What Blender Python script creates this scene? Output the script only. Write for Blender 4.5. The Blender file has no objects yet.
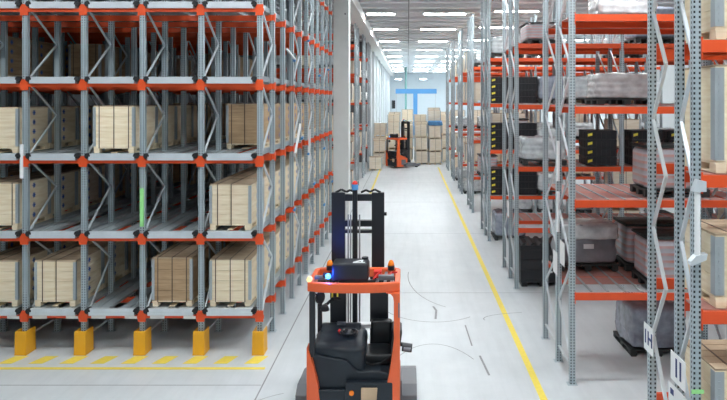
import bpy, math, random
from mathutils import Vector, Matrix, noise
random.seed(7)
C = bpy.context.scene.collection
PI = math.pi

# ---------------------------------------------------------------- materials
def mat(name, col, rough=0.6, metal=0.0, var=0.0, nscale=8.0, spec=0.5, bump=0.0, emit=None, estr=0.0, coat=0.0):
    m = bpy.data.materials.new(name); m.use_nodes = True
    nt = m.node_tree; N = nt.nodes; L = nt.links
    b = N['Principled BSDF']
    b.inputs['Base Color'].default_value = (*col, 1)
    b.inputs['Roughness'].default_value = rough
    b.inputs['Metallic'].default_value = metal
    b.inputs['Specular IOR Level'].default_value = spec
    if coat: b.inputs['Coat Weight'].default_value = coat
    if emit:
        b.inputs['Emission Color'].default_value = (*emit, 1)
        b.inputs['Emission Strength'].default_value = estr
    if var or bump:
        tc = N.new('ShaderNodeTexCoord')
        nz = N.new('ShaderNodeTexNoise'); nz.inputs['Scale'].default_value = nscale
        nz.inputs['Detail'].default_value = 5
        L.new(tc.outputs['Object'], nz.inputs['Vector'])
        if var:
            mx = N.new('ShaderNodeMixRGB'); mx.blend_type = 'MIX'
            mx.inputs[1].default_value = (*[c*(1-var) for c in col], 1)
            mx.inputs[2].default_value = (*[min(1, c*(1+var)) for c in col], 1)
            L.new(nz.outputs['Fac'], mx.inputs[0]); L.new(mx.outputs[0], b.inputs['Base Color'])
        if bump:
            bp = N.new('ShaderNodeBump'); bp.inputs['Strength'].default_value = bump
            L.new(nz.outputs['Fac'], bp.inputs['Height']); L.new(bp.outputs[0], b.inputs['Normal'])
    return m

def math_node(nt, op, a, b=None, clamp=False):
    n = nt.nodes.new('ShaderNodeMath'); n.operation = op; n.use_clamp = clamp
    for i, v in enumerate((a, b)):
        if v is None: continue
        if isinstance(v, (int, float)): n.inputs[i].default_value = v
        else: nt.links.new(v, n.inputs[i])
    return n.outputs[0]

def upright_mat(name, col):
    """galvanised steel with two columns of punched slots on every face"""
    m = mat(name, col, 0.42, 0.35)
    nt = m.node_tree; N = nt.nodes; L = nt.links; b = N['Principled BSDF']
    tc = N.new('ShaderNodeTexCoord'); sp = N.new('ShaderNodeSeparateXYZ'); L.new(tc.outputs['Object'], sp.inputs[0])
    fz = math_node(nt, 'FRACT', math_node(nt, 'MULTIPLY', sp.outputs[2], 20.0))
    hz = math_node(nt, 'LESS_THAN', math_node(nt, 'ABSOLUTE', math_node(nt, 'SUBTRACT', fz, 0.5)), 0.25)
    ax = math_node(nt, 'ABSOLUTE', math_node(nt, 'SUBTRACT', math_node(nt, 'ABSOLUTE', sp.outputs[0]), 0.026))
    hx = math_node(nt, 'LESS_THAN', ax, 0.0095)
    ay = math_node(nt, 'ABSOLUTE', sp.outputs[1])
    hy = math_node(nt, 'LESS_THAN', ay, 0.008)
    h = math_node(nt, 'MULTIPLY', hz, math_node(nt, 'MAXIMUM', hx, hy))
    nz = N.new('ShaderNodeTexNoise'); nz.inputs['Scale'].default_value = 3
    L.new(tc.outputs['Object'], nz.inputs['Vector'])
    mx0 = N.new('ShaderNodeMixRGB'); mx0.inputs[1].default_value = (*[c*0.85 for c in col], 1)
    mx0.inputs[2].default_value = (*[c*1.15 for c in col], 1); L.new(nz.outputs['Fac'], mx0.inputs[0])
    mx = N.new('ShaderNodeMixRGB'); L.new(h, mx.inputs[0]); L.new(mx0.outputs[0], mx.inputs[1])
    mx.inputs[2].default_value = (0.03, 0.035, 0.04, 1)
    L.new(mx.outputs[0], b.inputs['Base Color'])
    return m

def wood_mat(name, c1, c2, var=0.18):
    m = mat(name, c1, 0.75)
    nt = m.node_tree; N = nt.nodes; L = nt.links; b = N['Principled BSDF']
    tc = N.new('ShaderNodeTexCoord'); oi = N.new('ShaderNodeObjectInfo')
    mp = N.new('ShaderNodeMapping'); mp.inputs['Scale'].default_value = (2.5, 2.5, 22)
    L.new(tc.outputs['Object'], mp.inputs['Vector'])
    ad = N.new('ShaderNodeVectorMath'); ad.operation = 'ADD'; L.new(mp.outputs[0], ad.inputs[0])
    sc = N.new('ShaderNodeVectorMath'); sc.operation = 'SCALE'; sc.inputs['Scale'].default_value = 40
    L.new(oi.outputs['Random'], sc.inputs[0]); L.new(sc.outputs[0], ad.inputs[1])
    nz = N.new('ShaderNodeTexNoise'); nz.inputs['Scale'].default_value = 1.0; nz.inputs['Detail'].default_value = 6
    L.new(ad.outputs[0], nz.inputs['Vector'])
    mx = N.new('ShaderNodeMixRGB'); mx.inputs[1].default_value = (*c1, 1); mx.inputs[2].default_value = (*c2, 1)
    rp = N.new('ShaderNodeValToRGB'); rp.color_ramp.elements[0].position = 0.35; rp.color_ramp.elements[1].position = 0.68
    L.new(nz.outputs['Fac'], rp.inputs[0]); L.new(rp.outputs[0], mx.inputs[0])
    # per board / per crate tone
    hsv = N.new('ShaderNodeHueSaturation'); L.new(mx.outputs[0], hsv.inputs['Color'])
    v = math_node(nt, 'ADD', math_node(nt, 'MULTIPLY', oi.outputs['Random'], var*2), 1-var)
    L.new(v, hsv.inputs['Value']); L.new(hsv.outputs[0], b.inputs['Base Color'])
    return m

def floor_mat():
    m = mat('concrete floor', (0.6, 0.63, 0.64), 0.42)
    nt = m.node_tree; N = nt.nodes; L = nt.links; b = N['Principled BSDF']
    tc = N.new('ShaderNodeTexCoord')
    def nzt(scale, detail=6, vec=None, rough=0.6, dist=0.0):
        n = N.new('ShaderNodeTexNoise'); n.inputs['Scale'].default_value = scale; n.inputs['Detail'].default_value = detail
        n.inputs['Roughness'].default_value = rough; n.inputs['Distortion'].default_value = dist
        L.new(vec or tc.outputs['Object'], n.inputs['Vector']); return n
    n1 = nzt(0.35, 8); n2 = nzt(2.2, 6); 
    r1 = N.new('ShaderNodeValToRGB')
    e = r1.color_ramp.elements
    e[0].position = 0.3; e[0].color = (0.56, 0.60, 0.625, 1); e[1].position = 0.68; e[1].color = (0.70, 0.735, 0.755, 1)
    mixf = math_node(nt, 'ADD', math_node(nt, 'MULTIPLY', n1.outputs['Fac'], 0.6), math_node(nt, 'MULTIPLY', n2.outputs['Fac'], 0.4))
    L.new(mixf, r1.inputs[0])
    # long streaky wear
    mp = N.new('ShaderNodeMapping'); mp.inputs['Scale'].default_value = (3.0, 0.22, 1); L.new(tc.outputs['Object'], mp.inputs[0])
    n3 = nzt(1.6, 5, mp.outputs[0])
    st = N.new('ShaderNodeValToRGB'); st.color_ramp.elements[0].position = 0.30; st.color_ramp.elements[0].color = (0.82, 0.83, 0.83, 1)
    st.color_ramp.elements[1].position = 0.55; st.color_ramp.elements[1].color = (1, 1, 1, 1)
    L.new(n3.outputs['Fac'], st.inputs[0])
    mu = N.new('ShaderNodeMixRGB'); mu.blend_type = 'MULTIPLY'; mu.inputs[0].default_value = 0.4
    L.new(r1.outputs[0], mu.inputs[1]); L.new(st.outputs[0], mu.inputs[2])
    L.new(mu.outputs[0], b.inputs['Base Color'])
    rr = math_node(nt, 'ADD', math_node(nt, 'MULTIPLY', n2.outputs['Fac'], 0.25), 0.27)
    L.new(rr, b.inputs['Roughness'])
    return m

M = {}
M['galv'] = mat('galvanised steel', (0.68, 0.74, 0.78), 0.35, 0.3, var=0.12, nscale=5)
M['rail'] = mat('galvanised rail', (0.42, 0.47, 0.50), 0.38, 0.3, var=0.15, nscale=3)
M['upright'] = upright_mat('punched galvanised steel', (0.45, 0.53, 0.57))
M['orange'] = mat('orange powder coat', (0.80, 0.095, 0.022), 0.42, var=0.08)
M['deckorange'] = mat('orange deck steel', (0.48, 0.23, 0.20), 0.5, var=0.2, nscale=14)
M['cap'] = mat('black rubber cap', (0.012, 0.014, 0.016), 0.6)
M['yellow'] = mat('yellow guard plastic', (0.85, 0.42, 0.02), 0.45, var=0.06)
M['paint'] = mat('yellow floor paint', (0.90, 0.72, 0.10), 0.5, var=0.12, nscale=14)
M['pine'] = wood_mat('pale pine', (0.88, 0.77, 0.58), (0.78, 0.64, 0.43), 0.1)
M['palewood'] = wood_mat('bleached pine', (0.86, 0.80, 0.68), (0.78, 0.68, 0.52), 0.12)
M['brownpine'] = wood_mat('weathered pine', (0.52, 0.36, 0.21), (0.38, 0.25, 0.14))
M['lid'] = wood_mat('dusty pine lid', (0.55, 0.43, 0.30), (0.40, 0.30, 0.20))
M['strap'] = mat('dark strap', (0.10, 0.07, 0.05), 0.5)
M['blueink'] = mat('blue stencil ink', (0.05, 0.13, 0.42), 0.7)
M['wrap'] = mat('grey stretch film', (0.30, 0.33, 0.40), 0.25, var=0.6, nscale=6, bump=1.0, coat=0.3)
M['silverwrap'] = mat('white stretch film', (0.62, 0.68, 0.77), 0.22, var=0.5, nscale=6, bump=1.0, coat=0.3)
M['darkwrap'] = mat('dark grey sacks under film', (0.20, 0.21, 0.24), 0.28, var=0.35, nscale=6, bump=0.6, coat=0.4)
M['redwrap'] = None
M['black'] = mat('black plastic', (0.018, 0.020, 0.024), 0.45)
M['blackpallet'] = mat('black plastic pallet', (0.03, 0.035, 0.035), 0.5)
M['label'] = mat('white label', (0.85, 0.87, 0.88), 0.5)
M['yellowlabel'] = mat('yellow label', (0.85, 0.72, 0.08), 0.5)
M['green'] = mat('green label', (0.35, 0.80, 0.30), 0.5)
M['inkdark'] = mat('navy print', (0.02, 0.04, 0.16), 0.6)
M['white'] = mat('white painted wall', (0.62, 0.66, 0.68), 0.7, var=0.04, nscale=2)
M['whitepanel'] = mat('pale blue wall panel', (0.76, 0.85, 0.90), 0.6, var=0.03, nscale=2)
M['dimwall'] = mat('darkened unlit wall', (0.16, 0.17, 0.18), 0.8, var=0.05, nscale=2)  # lack of light put into the wall colour to cut bounce
M['column'] = mat('grey white concrete', (0.80, 0.82, 0.80), 0.7, var=0.06, nscale=3)
M['ceil'] = mat('ceiling sheet', (0.58, 0.61, 0.62), 0.8)
M['joist'] = mat('ceiling rib', (0.85, 0.88, 0.90), 0.8)
M['truckorange'] = mat('truck orange paint', (0.88, 0.14, 0.035), 0.35, var=0.03, coat=0.3)
M['truckblack'] = mat('truck black steel', (0.015, 0.018, 0.024), 0.38)
M['truckhull'] = mat('truck dark plastic', (0.012, 0.020, 0.030), 0.42, var=0.3, nscale=5)
M['vinyl'] = mat('black seat vinyl', (0.010, 0.013, 0.016), 0.32, bump=0.1, nscale=30)
M['truckgrey'] = mat('truck grey steel', (0.17, 0.18, 0.20), 0.45)
M['chrome'] = mat('chain steel', (0.35, 0.37, 0.4), 0.5, 0.3)
M['amber'] = mat('amber beacon', (0.9, 0.25, 0.02), 0.25, emit=(1, 0.2, 0.02), estr=0.12)
M['red'] = mat('red plastic', (0.75, 0.03, 0.02), 0.4)
M['bluelamp'] = mat('blue safety lamp', (0.2, 0.4, 1), 0.3, emit=(0.05, 0.30, 1.0), estr=2.4)
M['warmlamp'] = mat('warm marker lamp', (1, 0.8, 0.4), 0.3, emit=(1, 0.75, 0.35), estr=0.6)
M['bluesteel'] = mat('blue painted steel', (0.10, 0.33, 0.66), 0.5)
M['bluefilm'] = mat('blue film', (0.06, 0.22, 0.45), 0.4, var=0.3, nscale=5)
M['teal'] = mat('teal pipe', (0.20, 0.42, 0.40), 0.5)
M['beige'] = mat('beige cloth', (0.62, 0.45, 0.30), 0.8, var=0.1, nscale=20)
M['scuff'] = mat('tyre rubber mark', (0.27, 0.28, 0.29), 0.6, var=0.3, nscale=9)
M['joint'] = mat('floor joint filler', (0.30, 0.31, 0.32), 0.8)
M['lamp'] = mat('lamp diffuser', (1, 1, 1), 0.5, emit=(0.94, 0.985, 1.0), estr=46)
M['glass'] = mat('bright daylight window', (0.9, 0.95, 1), 0.4, emit=(0.80, 0.92, 1.0), estr=1.6)
M['floor'] = floor_mat()

def red_wrap():
    m = mat('striped trays under film', (0.5, 0.3, 0.28), 0.3, coat=0.4)
    nt = m.node_tree; N = nt.nodes; L = nt.links; b = N['Principled BSDF']
    tc = N.new('ShaderNodeTexCoord'); sp = N.new('ShaderNodeSeparateXYZ'); L.new(tc.outputs['Object'], sp.inputs[0])
    f = math_node(nt, 'FRACT', math_node(nt, 'MULTIPLY', sp.outputs[2], 8.0))
    r = N.new('ShaderNodeValToRGB'); e = r.color_ramp.elements
    e[0].position = 0.0; e[0].color = (0.50, 0.50, 0.55, 1); e[1].position = 0.72; e[1].color = (0.62, 0.19, 0.13, 1)
    x = e.new(0.55); x.color = (0.36, 0.34, 0.38, 1)
    L.new(f, r.inputs[0])
    nz = N.new('ShaderNodeTexNoise'); nz.inputs['Scale'].default_value = 6; L.new(tc.outputs['Object'], nz.inputs[0])
    mx = N.new('ShaderNodeMixRGB'); L.new(math_node(nt, 'MULTIPLY', nz.outputs['Fac'], 0.8), mx.inputs[0])
    L.new(r.outputs[0], mx.inputs[1]); mx.inputs[2].default_value = (0.6, 0.58, 0.62, 1)
    L.new(mx.outputs[0], b.inputs['Base Color'])
    bp = N.new('ShaderNodeBump'); bp.inputs['Strength'].default_value = 0.3; L.new(nz.outputs['Fac'], bp.inputs['Height'])
    L.new(bp.outputs[0], b.inputs['Normal'])
    return m
M['redwrap'] = red_wrap()

# ---------------------------------------------------------------- mesh builder
class MB:
    def __init__(s): s.v = []; s.f = []
    def box(s, x0, x1, y0, y1, z0, z1):
        i = len(s.v)
        s.v += [(x0,y0,z0),(x1,y0,z0),(x1,y1,z0),(x0,y1,z0),(x0,y0,z1),(x1,y0,z1),(x1,y1,z1),(x0,y1,z1)]
        s.f += [(i,i+3,i+2,i+1),(i+4,i+5,i+6,i+7),(i,i+1,i+5,i+4),(i+1,i+2,i+6,i+5),(i+2,i+3,i+7,i+6),(i+3,i,i+4,i+7)]
        return s
    def bar(s, p, q, w, h=None):
        h = h or w; p = Vector(p); q = Vector(q); d = (q-p).normalized()
        up = Vector((0,0,1)) if abs(d.z) < 0.95 else Vector((0,1,0))
        a = d.cross(up).normalized()*w/2; b = a.cross(d).normalized()*h/2
        i = len(s.v)
        for c in (p, q):
            s.v += [tuple(c-a-b), tuple(c+a-b), tuple(c+a+b), tuple(c-a+b)]
        s.f += [(i,i+1,i+2,i+3),(i+7,i+6,i+5,i+4),(i,i+4,i+5,i+1),(i+1,i+5,i+6,i+2),(i+2,i+6,i+7,i+3),(i+3,i+7,i+4,i)]
        return s
    def cyl(s, p, q, r, r2=None, n=16):
        r2 = r if r2 is None else r2
        p = Vector(p); q = Vector(q); d = (q-p).normalized()
        up = Vector((0,0,1)) if abs(d.z) < 0.95 else Vector((0,1,0))
        a = d.cross(up).normalized(); b = a.cross(d).normalized(); i = len(s.v)
        for c, rr in ((p, r), (q, r2)):
            for k in range(n):
                t = 2*PI*k/n; s.v.append(tuple(c + a*rr*math.cos(t) + b*rr*math.sin(t)))
        for k in range(n):
            k2 = (k+1) % n; s.f.append((i+k, i+k2, i+n+k2, i+n+k))
        s.f.append(tuple(i+n-1-k for k in range(n))); s.f.append(tuple(i+n+k for k in range(n)))
        return s
    def tube(s, pts, r, n=8):
        for a, b in zip(pts[:-1], pts[1:]): s.cyl(a, b, r, n=n)
        return s
    def dome(s, c, r, h, n=14, m=6):
        i = len(s.v)
        for j in range(m):
            t = (PI/2)*j/m
            for k in range(n):
                a = 2*PI*k/n; s.v.append((c[0]+r*math.cos(t)*math.cos(a), c[1]+r*math.cos(t)*math.sin(a), c[2]+h*math.sin(t)))
        s.v.append((c[0], c[1], c[2]+h)); top = len(s.v)-1
        for j in range(m-1):
            for k in range(n):
                k2 = (k+1) % n; s.f.append((i+j*n+k, i+j*n+k2, i+(j+1)*n+k2, i+(j+1)*n+k))
        for k in range(n): s.f.append((i+(m-1)*n+k, i+(m-1)*n+(k+1) % n, top))
        s.f.append(tuple(i+n-1-k for k in range(n)))
        return s
    def prism(s, pts, axis, a, b):
        """pts: 2D outline; axis 'y': (x,z) extruded in y; 'x': (y,z) in x; 'z': (x,y) in z"""
        def P(u, v, t):
            return (u, t, v) if axis == 'y' else ((t, u, v) if axis == 'x' else (u, v, t))
        i = len(s.v); n = len(pts)
        s.v += [P(u, v, a) for u, v in pts] + [P(u, v, b) for u, v in pts]
        for k in range(n):
            k2 = (k+1) % n; s.f.append((i+k, i+k2, i+n+k2, i+n+k))
        s.f.append(tuple(i+n-1-k for k in range(n))); s.f.append(tuple(i+n+k for k in range(n)))
        return s
    def torus(s, c, R, r, axis='z', n=24, m=8):
        i = len(s.v)
        for k in range(n):
            t = 2*PI*k/n
            for j in range(m):
                u = 2*PI*j/m; rr = R + r*math.cos(u); x, y, z = rr*math.cos(t), rr*math.sin(t), r*math.sin(u)
                if axis == 'x': x, y, z = z, x, y
                if axis == 'y': x, y, z = x, z, y
                s.v.append((c[0]+x, c[1]+y, c[2]+z))
        for k in range(n):
            for j in range(m):
                s.f.append((i+k*m+j, i+((k+1) % n)*m+j, i+((k+1) % n)*m+(j+1) % m, i+k*m+(j+1) % m))
        return s
    def mesh(s, name):
        me = bpy.data.meshes.new(name); me.from_pydata(s.v, [], s.f)
        import bmesh
        bm = bmesh.new(); bm.from_mesh(me); bmesh.ops.recalc_face_normals(bm, faces=bm.faces); bm.to_mesh(me); bm.free()
        return me
    def build(s, name, m, parent=None, bevel=0.0, smooth=False, seg=2):
        me = s.mesh(name); me.materials.append(m)
        o = bpy.data.objects.new(name, me); C.objects.link(o)
        if parent: o.parent = parent
        if bevel:
            b = o.modifiers.new('bevel', 'BEVEL'); b.width = bevel; b.segments = seg; b.limit_method = 'ANGLE'
        if smooth:
            for p in me.polygons: p.use_smooth = True
        return o

def put(name, me, parent, loc=(0,0,0), rz=0):
    o = bpy.data.objects.new(name, me); C.objects.link(o); o.parent = parent; o.location = loc; o.rotation_euler.z = rz
    return o
def meshm(mb, name, m):
    me = mb.mesh(name); me.materials.append(m); return me
def tag(o, label, cat, group=None):
    o['label'] = label; o['category'] = cat
    if group: o['group'] = group
    return o
def thing(name, label, cat, loc=(0,0,0), rz=0, group=None):
    o = bpy.data.objects.new(name, None); C.objects.link(o); o.location = loc; o.rotation_euler.z = rz
    o.empty_display_size = 0.2
    return tag(o, label, cat, group)
def struct(o): o['kind'] = 'structure'; return o
def dup(root, loc, rz=0, label=None, group=None, scale=None):
    r = root.copy(); C.objects.link(r); r.location = loc; r.rotation_euler = (0, 0, rz)
    if scale: r.scale = scale
    if label: r['label'] = label
    if group: r['group'] = group
    for ch in list(root.children):
        c = ch.copy(); C.objects.link(c); c.parent = r
        for g in list(ch.children):
            d = g.copy(); C.objects.link(d); d.parent = c
    return r
def text_part(name, body, size, m, parent, loc, rot, ext=0.002):
    cu = bpy.data.curves.new(name, 'FONT'); cu.body = body; cu.size = size; cu.extrude = ext
    cu.align_x = 'CENTER'; cu.align_y = 'CENTER'; cu.offset = 0.004
    t = bpy.data.objects.new(name, cu); C.objects.link(t)
    bpy.context.view_layer.update()
    me = bpy.data.meshes.new_from_object(t); bpy.data.objects.remove(t)
    me.materials.clear(); me.materials.append(m)
    o = bpy.data.objects.new(name, me); C.objects.link(o); o.parent = parent; o.location = loc; o.rotation_euler = rot
    return o

# ---------------------------------------------------------------- key numbers
CAM_Z = 4.9
XL = -2.89           # face of left racks
XR = 2.84            # face of right racks
CEIL = 9.9
WALL_END = 112.0
XWR, XWL = 17.0, -14.5

# ---------------------------------------------------------------- setting
struct(MB().box(XWL, XWR, -14, WALL_END, -0.2, 0).build('floor', M['floor']))
cm = MB().box(XWL, XWR, -14, WALL_END, CEIL, CEIL+0.2)
struct(cm.build('ceiling', M['ceil']))
rb = MB()
y = -13.0
while y < WALL_END:
    rb.box(XWL, XWR, y, y+0.6, CEIL-0.24, CEIL); y += 1.7
struct(rb.build('trim_1', M['joist']))                    # cross ribs
struct(MB().box(-3.05, -2.35, -13.5, WALL_END, CEIL-0.75, CEIL-0.27).build('trim_2', M['column']))
struct(MB().box(0.02, 0.06, -13.5, WALL_END, CEIL-0.31, CEIL-0.27).build('trim_3', M['truckgrey']))
struct(MB().box(XWR, XWR+0.3, -14, WALL_END, 0, CEIL).build('wall_right', M['white']))
struct(MB().box(XWL-0.3, XWL, -14, 52, 0, CEIL).build('wall_left', M['dimwall']))
struct(MB().box(XWL, -3.3, 52, 52.3, 0, CEIL).build('wall_far_left', M['dimwall']))
w = MB(); w.box(-3.3, -3.1, 52, WALL_END, 0, CEIL)
for k in range(9): w.box(-3.1, -2.9, 56+k*6.0, 56.3+k*6.0, 0, CEIL-0.76)
struct(w.build('wall_inner', M['white']))
struct(MB().box(XWL, XWR, -14.3, -14, 0, CEIL).build('wall_back', M['dimwall']))
wf = MB(); wf.box(-3.3, XWR, WALL_END, WALL_END+0.3, 0, CEIL)
for k in range(16): wf.box(-3.0+k*1.2, -2.9+k*1.2, WALL_END-0.08, WALL_END, 0, CEIL-0.3)
struct(wf.build('wall_end', M['whitepanel']))
# concrete columns in line with the girder
def column(y, label, x0=-2.98, x1=-2.36):
    t = thing('concrete_column', label, 'column', ((x0+x1)/2, y, 0), group='columns under the girder')
    w = (x1-x0)/2
    MB().box(-w, w, -0.3, 0.3, 0, CEIL-0.76).build('shaft', M['column'], t, bevel=0.015)
    MB().cyl((w-0.14, -0.302, 8.4-0.03), (w-0.14, -0.32, 8.37), 0.035).build('anchor_bolt', M['truckgrey'], t)
    return t
column(26.2, 'wide pale concrete column at the corner of the dense left rack')

# floor paint and joints
def flat(name, m, x0, x1, y0, y1, label, cat, z=0.003):
    return tag(MB().box(x0, x1, y0, y1, 0.0005, z).build(name, m), label, cat)
flat('floor_line', M['paint'], 2.17, 2.29, 4.0, 48.0, 'long yellow line along the right side of the aisle floor', 'floor marking')
flat('floor_line', M['paint'], -2.05, -1.94, 33.0, 48.0, 'faint far yellow line along left side of the aisle floor', 'floor marking')
hz = thing('floor_line', 'yellow line with dashes across the floor before the left rack', 'floor marking', (0, 0, 0))
MB().box(-12, -2.62, 11.86, 11.96, 0.0005, 0.003).build('solid_line', M['paint'], hz)
for k in range(16):
    x = -2.72 - k*0.575
    MB().prism([(x-0.34, 12.12), (x-0.08, 12.12), (x+0.04, 12.48), (x-0.22, 12.48)], 'z', 0.0005, 0.003).build('dash', M['paint'], hz)
jt = MB(); jt.box(-2.52, -2.495, -5, 110, 0.0003, 0.0016)
for yy in (9.3, 16.6, 24.0, 31.5, 39.0): jt.box(-2.495, 16.5, yy, yy+0.014, 0.0003, 0.0016)
jt.box(-12, -2.53, 11.2, 11.215, 0.0003, 0.0016)
struct(jt.build('trim_4', M['joint']))
# tyre marks
def scuff(pts, w, label):
    mb = MB()
    for i in range(len(pts)-1):
        a = Vector((*pts[i], 0)); b = Vector((*pts[i+1], 0)); d = (b-a).normalized(); n = Vector((-d.y, d.x, 0))*w/2
        k = len(mb.v); z = 0.0035
        mb.v += [tuple(a-n+Vector((0,0,z))), tuple(b-n+Vector((0,0,z))), tuple(b+n+Vector((0,0,z))), tuple(a+n+Vector((0,0,z)))]
        mb.f.append((k, k+1, k+2, k+3))
    o = mb.build('tyre_mark', M['scuff'])
    return tag(o, label, 'tyre mark')
def arc(cx, cy, r, a0, a1, n=16, ry=None):
    ry = ry or r
    return [(cx+r*math.cos(a0+(a1-a0)*k/n), cy+ry*math.sin(a0+(a1-a0)*k/n)) for k in range(n+1)]
scuff(arc(0.6, 16.0, 1.3, -2.6, -0.9, ry=1.6), 0.022, 'thin curved dark tyre mark crossing the mid aisle floor')
scuff(arc(1.5, 18.2, 1.5, 3.0, 4.3, ry=3.0), 0.02, 'faint curved tyre mark left of the yellow line')
scuff(arc(0.5, 9.5, 1.2, 0.9, 2.3, ry=3.6), 0.018, 'short curved tyre mark right of the orange reach truck')
scuff(arc(-1.6, 8.9, 1.5, 1.9, 3.0, ry=2.1), 0.014, 'thin curved dark mark on floor left of the orange truck')
scuff([(0.62, 14.6), (0.66, 15.2), (0.60, 15.5)], 0.05, 'short smudged tyre mark in the right half of aisle')
scuff([(1.28, 13.0), (1.25, 14.2)], 0.03, 'straight dark scuff beside the yellow line')
scuff([(1.45, 11.6), (1.38, 12.5)], 0.04, 'lower short scuff beside the yellow line')
scuff(arc(3.3, 14.6, 1.6, 2.0, 3.3, ry=0.5), 0.02, 'curved tyre mark running under the first right rack row')

# ---------------------------------------------------------------- rack parts
def upright_mesh(h, w=0.1, d=0.085, t=0.005):
    mb = MB(); x = w/2; y0 = -d/2; y1 = d/2
    pts = [(-x, y0), (x, y0), (x, y1), (x-0.028, y1), (x-0.028, y1-t), (x-t, y1-t), (x-t, y0+t),
           (-x+t, y0+t), (-x+t, y1-t), (-x+0.028, y1-t), (-x+0.028, y1), (-x, y1)]
    mb.prism(pts, 'z', 0.006, h)
    mb.box(-0.085, 0.085, -0.075, 0.075, 0, 0.006)
    return meshm(mb, 'upright', M['upright'])
def bracing_mesh(dy, zs, w=0.036):
    """zig-zag between posts at y=0 and y=dy, nodes at heights zs alternating sides"""
    mb = MB(); a, b = 0.035, dy-0.035
    for i in range(len(zs)-1):
        p = (0, a if i % 2 == 0 else b, zs[i]); q = (0, b if i % 2 == 0 else a, zs[i+1])
        mb.bar(p, q, w, 0.028)
    mb.bar((0, a, 0.3), (0, b, 0.3), w, 0.028); mb.bar((0, a, zs[-1]), (0, b, zs[-1]), w, 0.028)
    return meshm(mb, 'bracing', M['galv'])

# ---------------------------------------------------------------- dense left rack
PIT = 1.143; DEP = 1.15; NL = 8; NP = 11; Y0 = 12.70
LV = [0.87, 2.37, 3.88, 5.37, 6.83, 8.33]
LH = 9.0
rk = thing('pallet_rack', 'dense deep lane rack filling the left, grey posts and orange beams', 'rack', (XL, Y0, 0), group=None)
um = upright_mesh(LH)
for i in range(NL+1):
    for j in range(NP):
        put('upright', um, rk, (-i*PIT, j*DEP, 0))
zs = [0.62]; 
for L_ in LV: zs += [L_+0.72, L_+1.42]
zs = [z for z in zs if z < LH-0.1]
bm_ = bracing_mesh(DEP, zs)
for i in range(NL+1):
    for j in (0, 3, 5, 8):
        put('bracing', bm_, rk, (-i*PIT, j*DEP, 0))
# rails
rail = MB()
rail.box(-0.20, 0.20, 0, DEP*(NP-1), -0.012, 0.0)
rail.box(-0.20, -0.18, 0, DEP*(NP-1), -0.10, -0.012); rail.box(0.18, 0.20, 0, DEP*(NP-1), -0.05, -0.012)
rail.box(-0.02, 0.0, 0, DEP*(NP-1), 0, 0.018)
railm = meshm(rail, 'rail', M['rail'])
for L_ in LV:
    for i in range(NL):
        for s in (-1, 1):
            o = put('rail', railm, rk, (-(i+0.5)*PIT + s*0.315, 0, L_-0.02))
# front galvanised end bars
eb = MB().box(-PIT/2+0.13, PIT/2-0.13, -0.10, -0.02, -0.13, 0.0); eb.box(-PIT/2+0.13, PIT/2-0.13, -0.115, -0.1, -0.13, -0.06)
ebm = meshm(eb, 'end_stop_bar', M['galv'])
capm = meshm(MB().cyl((0, -0.11, -0.045), (0, 0.02, -0.045), 0.055, n=12), 'end_cap', M['cap'])
for L_ in LV[:5]:
    for i in range(NL): put('end_stop_bar', ebm, rk, (-(i+0.5)*PIT, 0, L_))
    for i in range(6):
        for s in ((-1, 1) if i else (-1,)): put('end_cap', capm, rk, (-i*PIT + s*0.10, 0, L_))
# orange front beams, bay by bay, and continuous ones behind
fb = MB().box(-PIT/2+0.05, PIT/2-0.05, -0.03, 0.02, -0.195, -0.13)
fbm = meshm(fb, 'cross_beam', M['orange'])
for L_ in LV:
    for i in range(NL): put('cross_beam', fbm, rk, (-(i+0.5)*PIT, -0.03, L_))
deepb = MB().box(-NL*PIT, 0.0, -0.10, -0.05, -0.235, -0.12)
deepm = meshm(deepb, 'cross_beam', M['orange'])
for L_ in LV:
    for j in range(1, NP):
        if len([1 for o in rk.children if o.name.startswith('cross_beam')]) >= 99: break
        put('cross_beam', deepm, rk, (0, j*DEP, L_))
cn = MB().box(-0.075, 0.075, -0.075, -0.045, -0.26, -0.05); cn.box(-0.09, -0.075, -0.07, -0.05, -0.20, -0.13); cn.box(0.075, 0.09, -0.07, -0.05, -0.20, -0.13)
for zz in (-0.22, -0.16, -0.10): cn.cyl((-0.03, -0.08, zz), (-0.03, -0.075, zz), 0.008, n=6); cn.cyl((0.03, -0.08, zz), (0.03, -0.075, zz), 0.008, n=6)
cnm = meshm(cn, 'beam_connector', M['orange'])
for L_ in LV[:5]:
    for i in range(7): put('beam_connector', cnm, rk, (-i*PIT, 0, L_))
sc = MB().box(0.051, 0.066, -0.05, 0.06, -0.25, -0.07); sc.box(-0.06, 0.06, -0.058, -0.045, -0.22, -0.1)
scm = meshm(sc, 'side_connector', M['orange'])
for L_ in LV:
    for j in range(1, NP): put('side_connector', scm, rk, (0, j*DEP, L_))
# side rail along the aisle face
sr = MB().box(-0.02, 0.02, 0.1, DEP*(NP-1), -0.06, 0.04)
srm = meshm(sr, 'side_rail', M['rail'])
for L_ in LV: put('side_rail', srm, rk, (-0.08, 0, L_))
# labels
lb = meshm(MB().box(-0.14, 0.14, -0.066, -0.060, -0.205, -0.150), 'beam_label', M['label'])
for i in range(1, NL):
    put('beam_label', lb, rk, (-(i+0.5)*PIT-0.27, 0, LV[0])); put('beam_label', lb, rk, (-(i+0.5)*PIT+0.38, 0, LV[0]))
o = MB().box(-0.035, 0.035, -0.075, -0.044, 0, 0.74).build('label_strip', M['green'], rk); o.location = (-2*PIT, 0, 2.46); o['label'] = 'bright green strip on upright'
o = MB().cyl((0, -0.07, 0), (0, -0.07, 0.66), 0.035).build('post_sleeve', M['label'], rk); o.location = (-4*PIT-0.045, 0, 3.40); o['label'] = 'white tube on upright'
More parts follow.
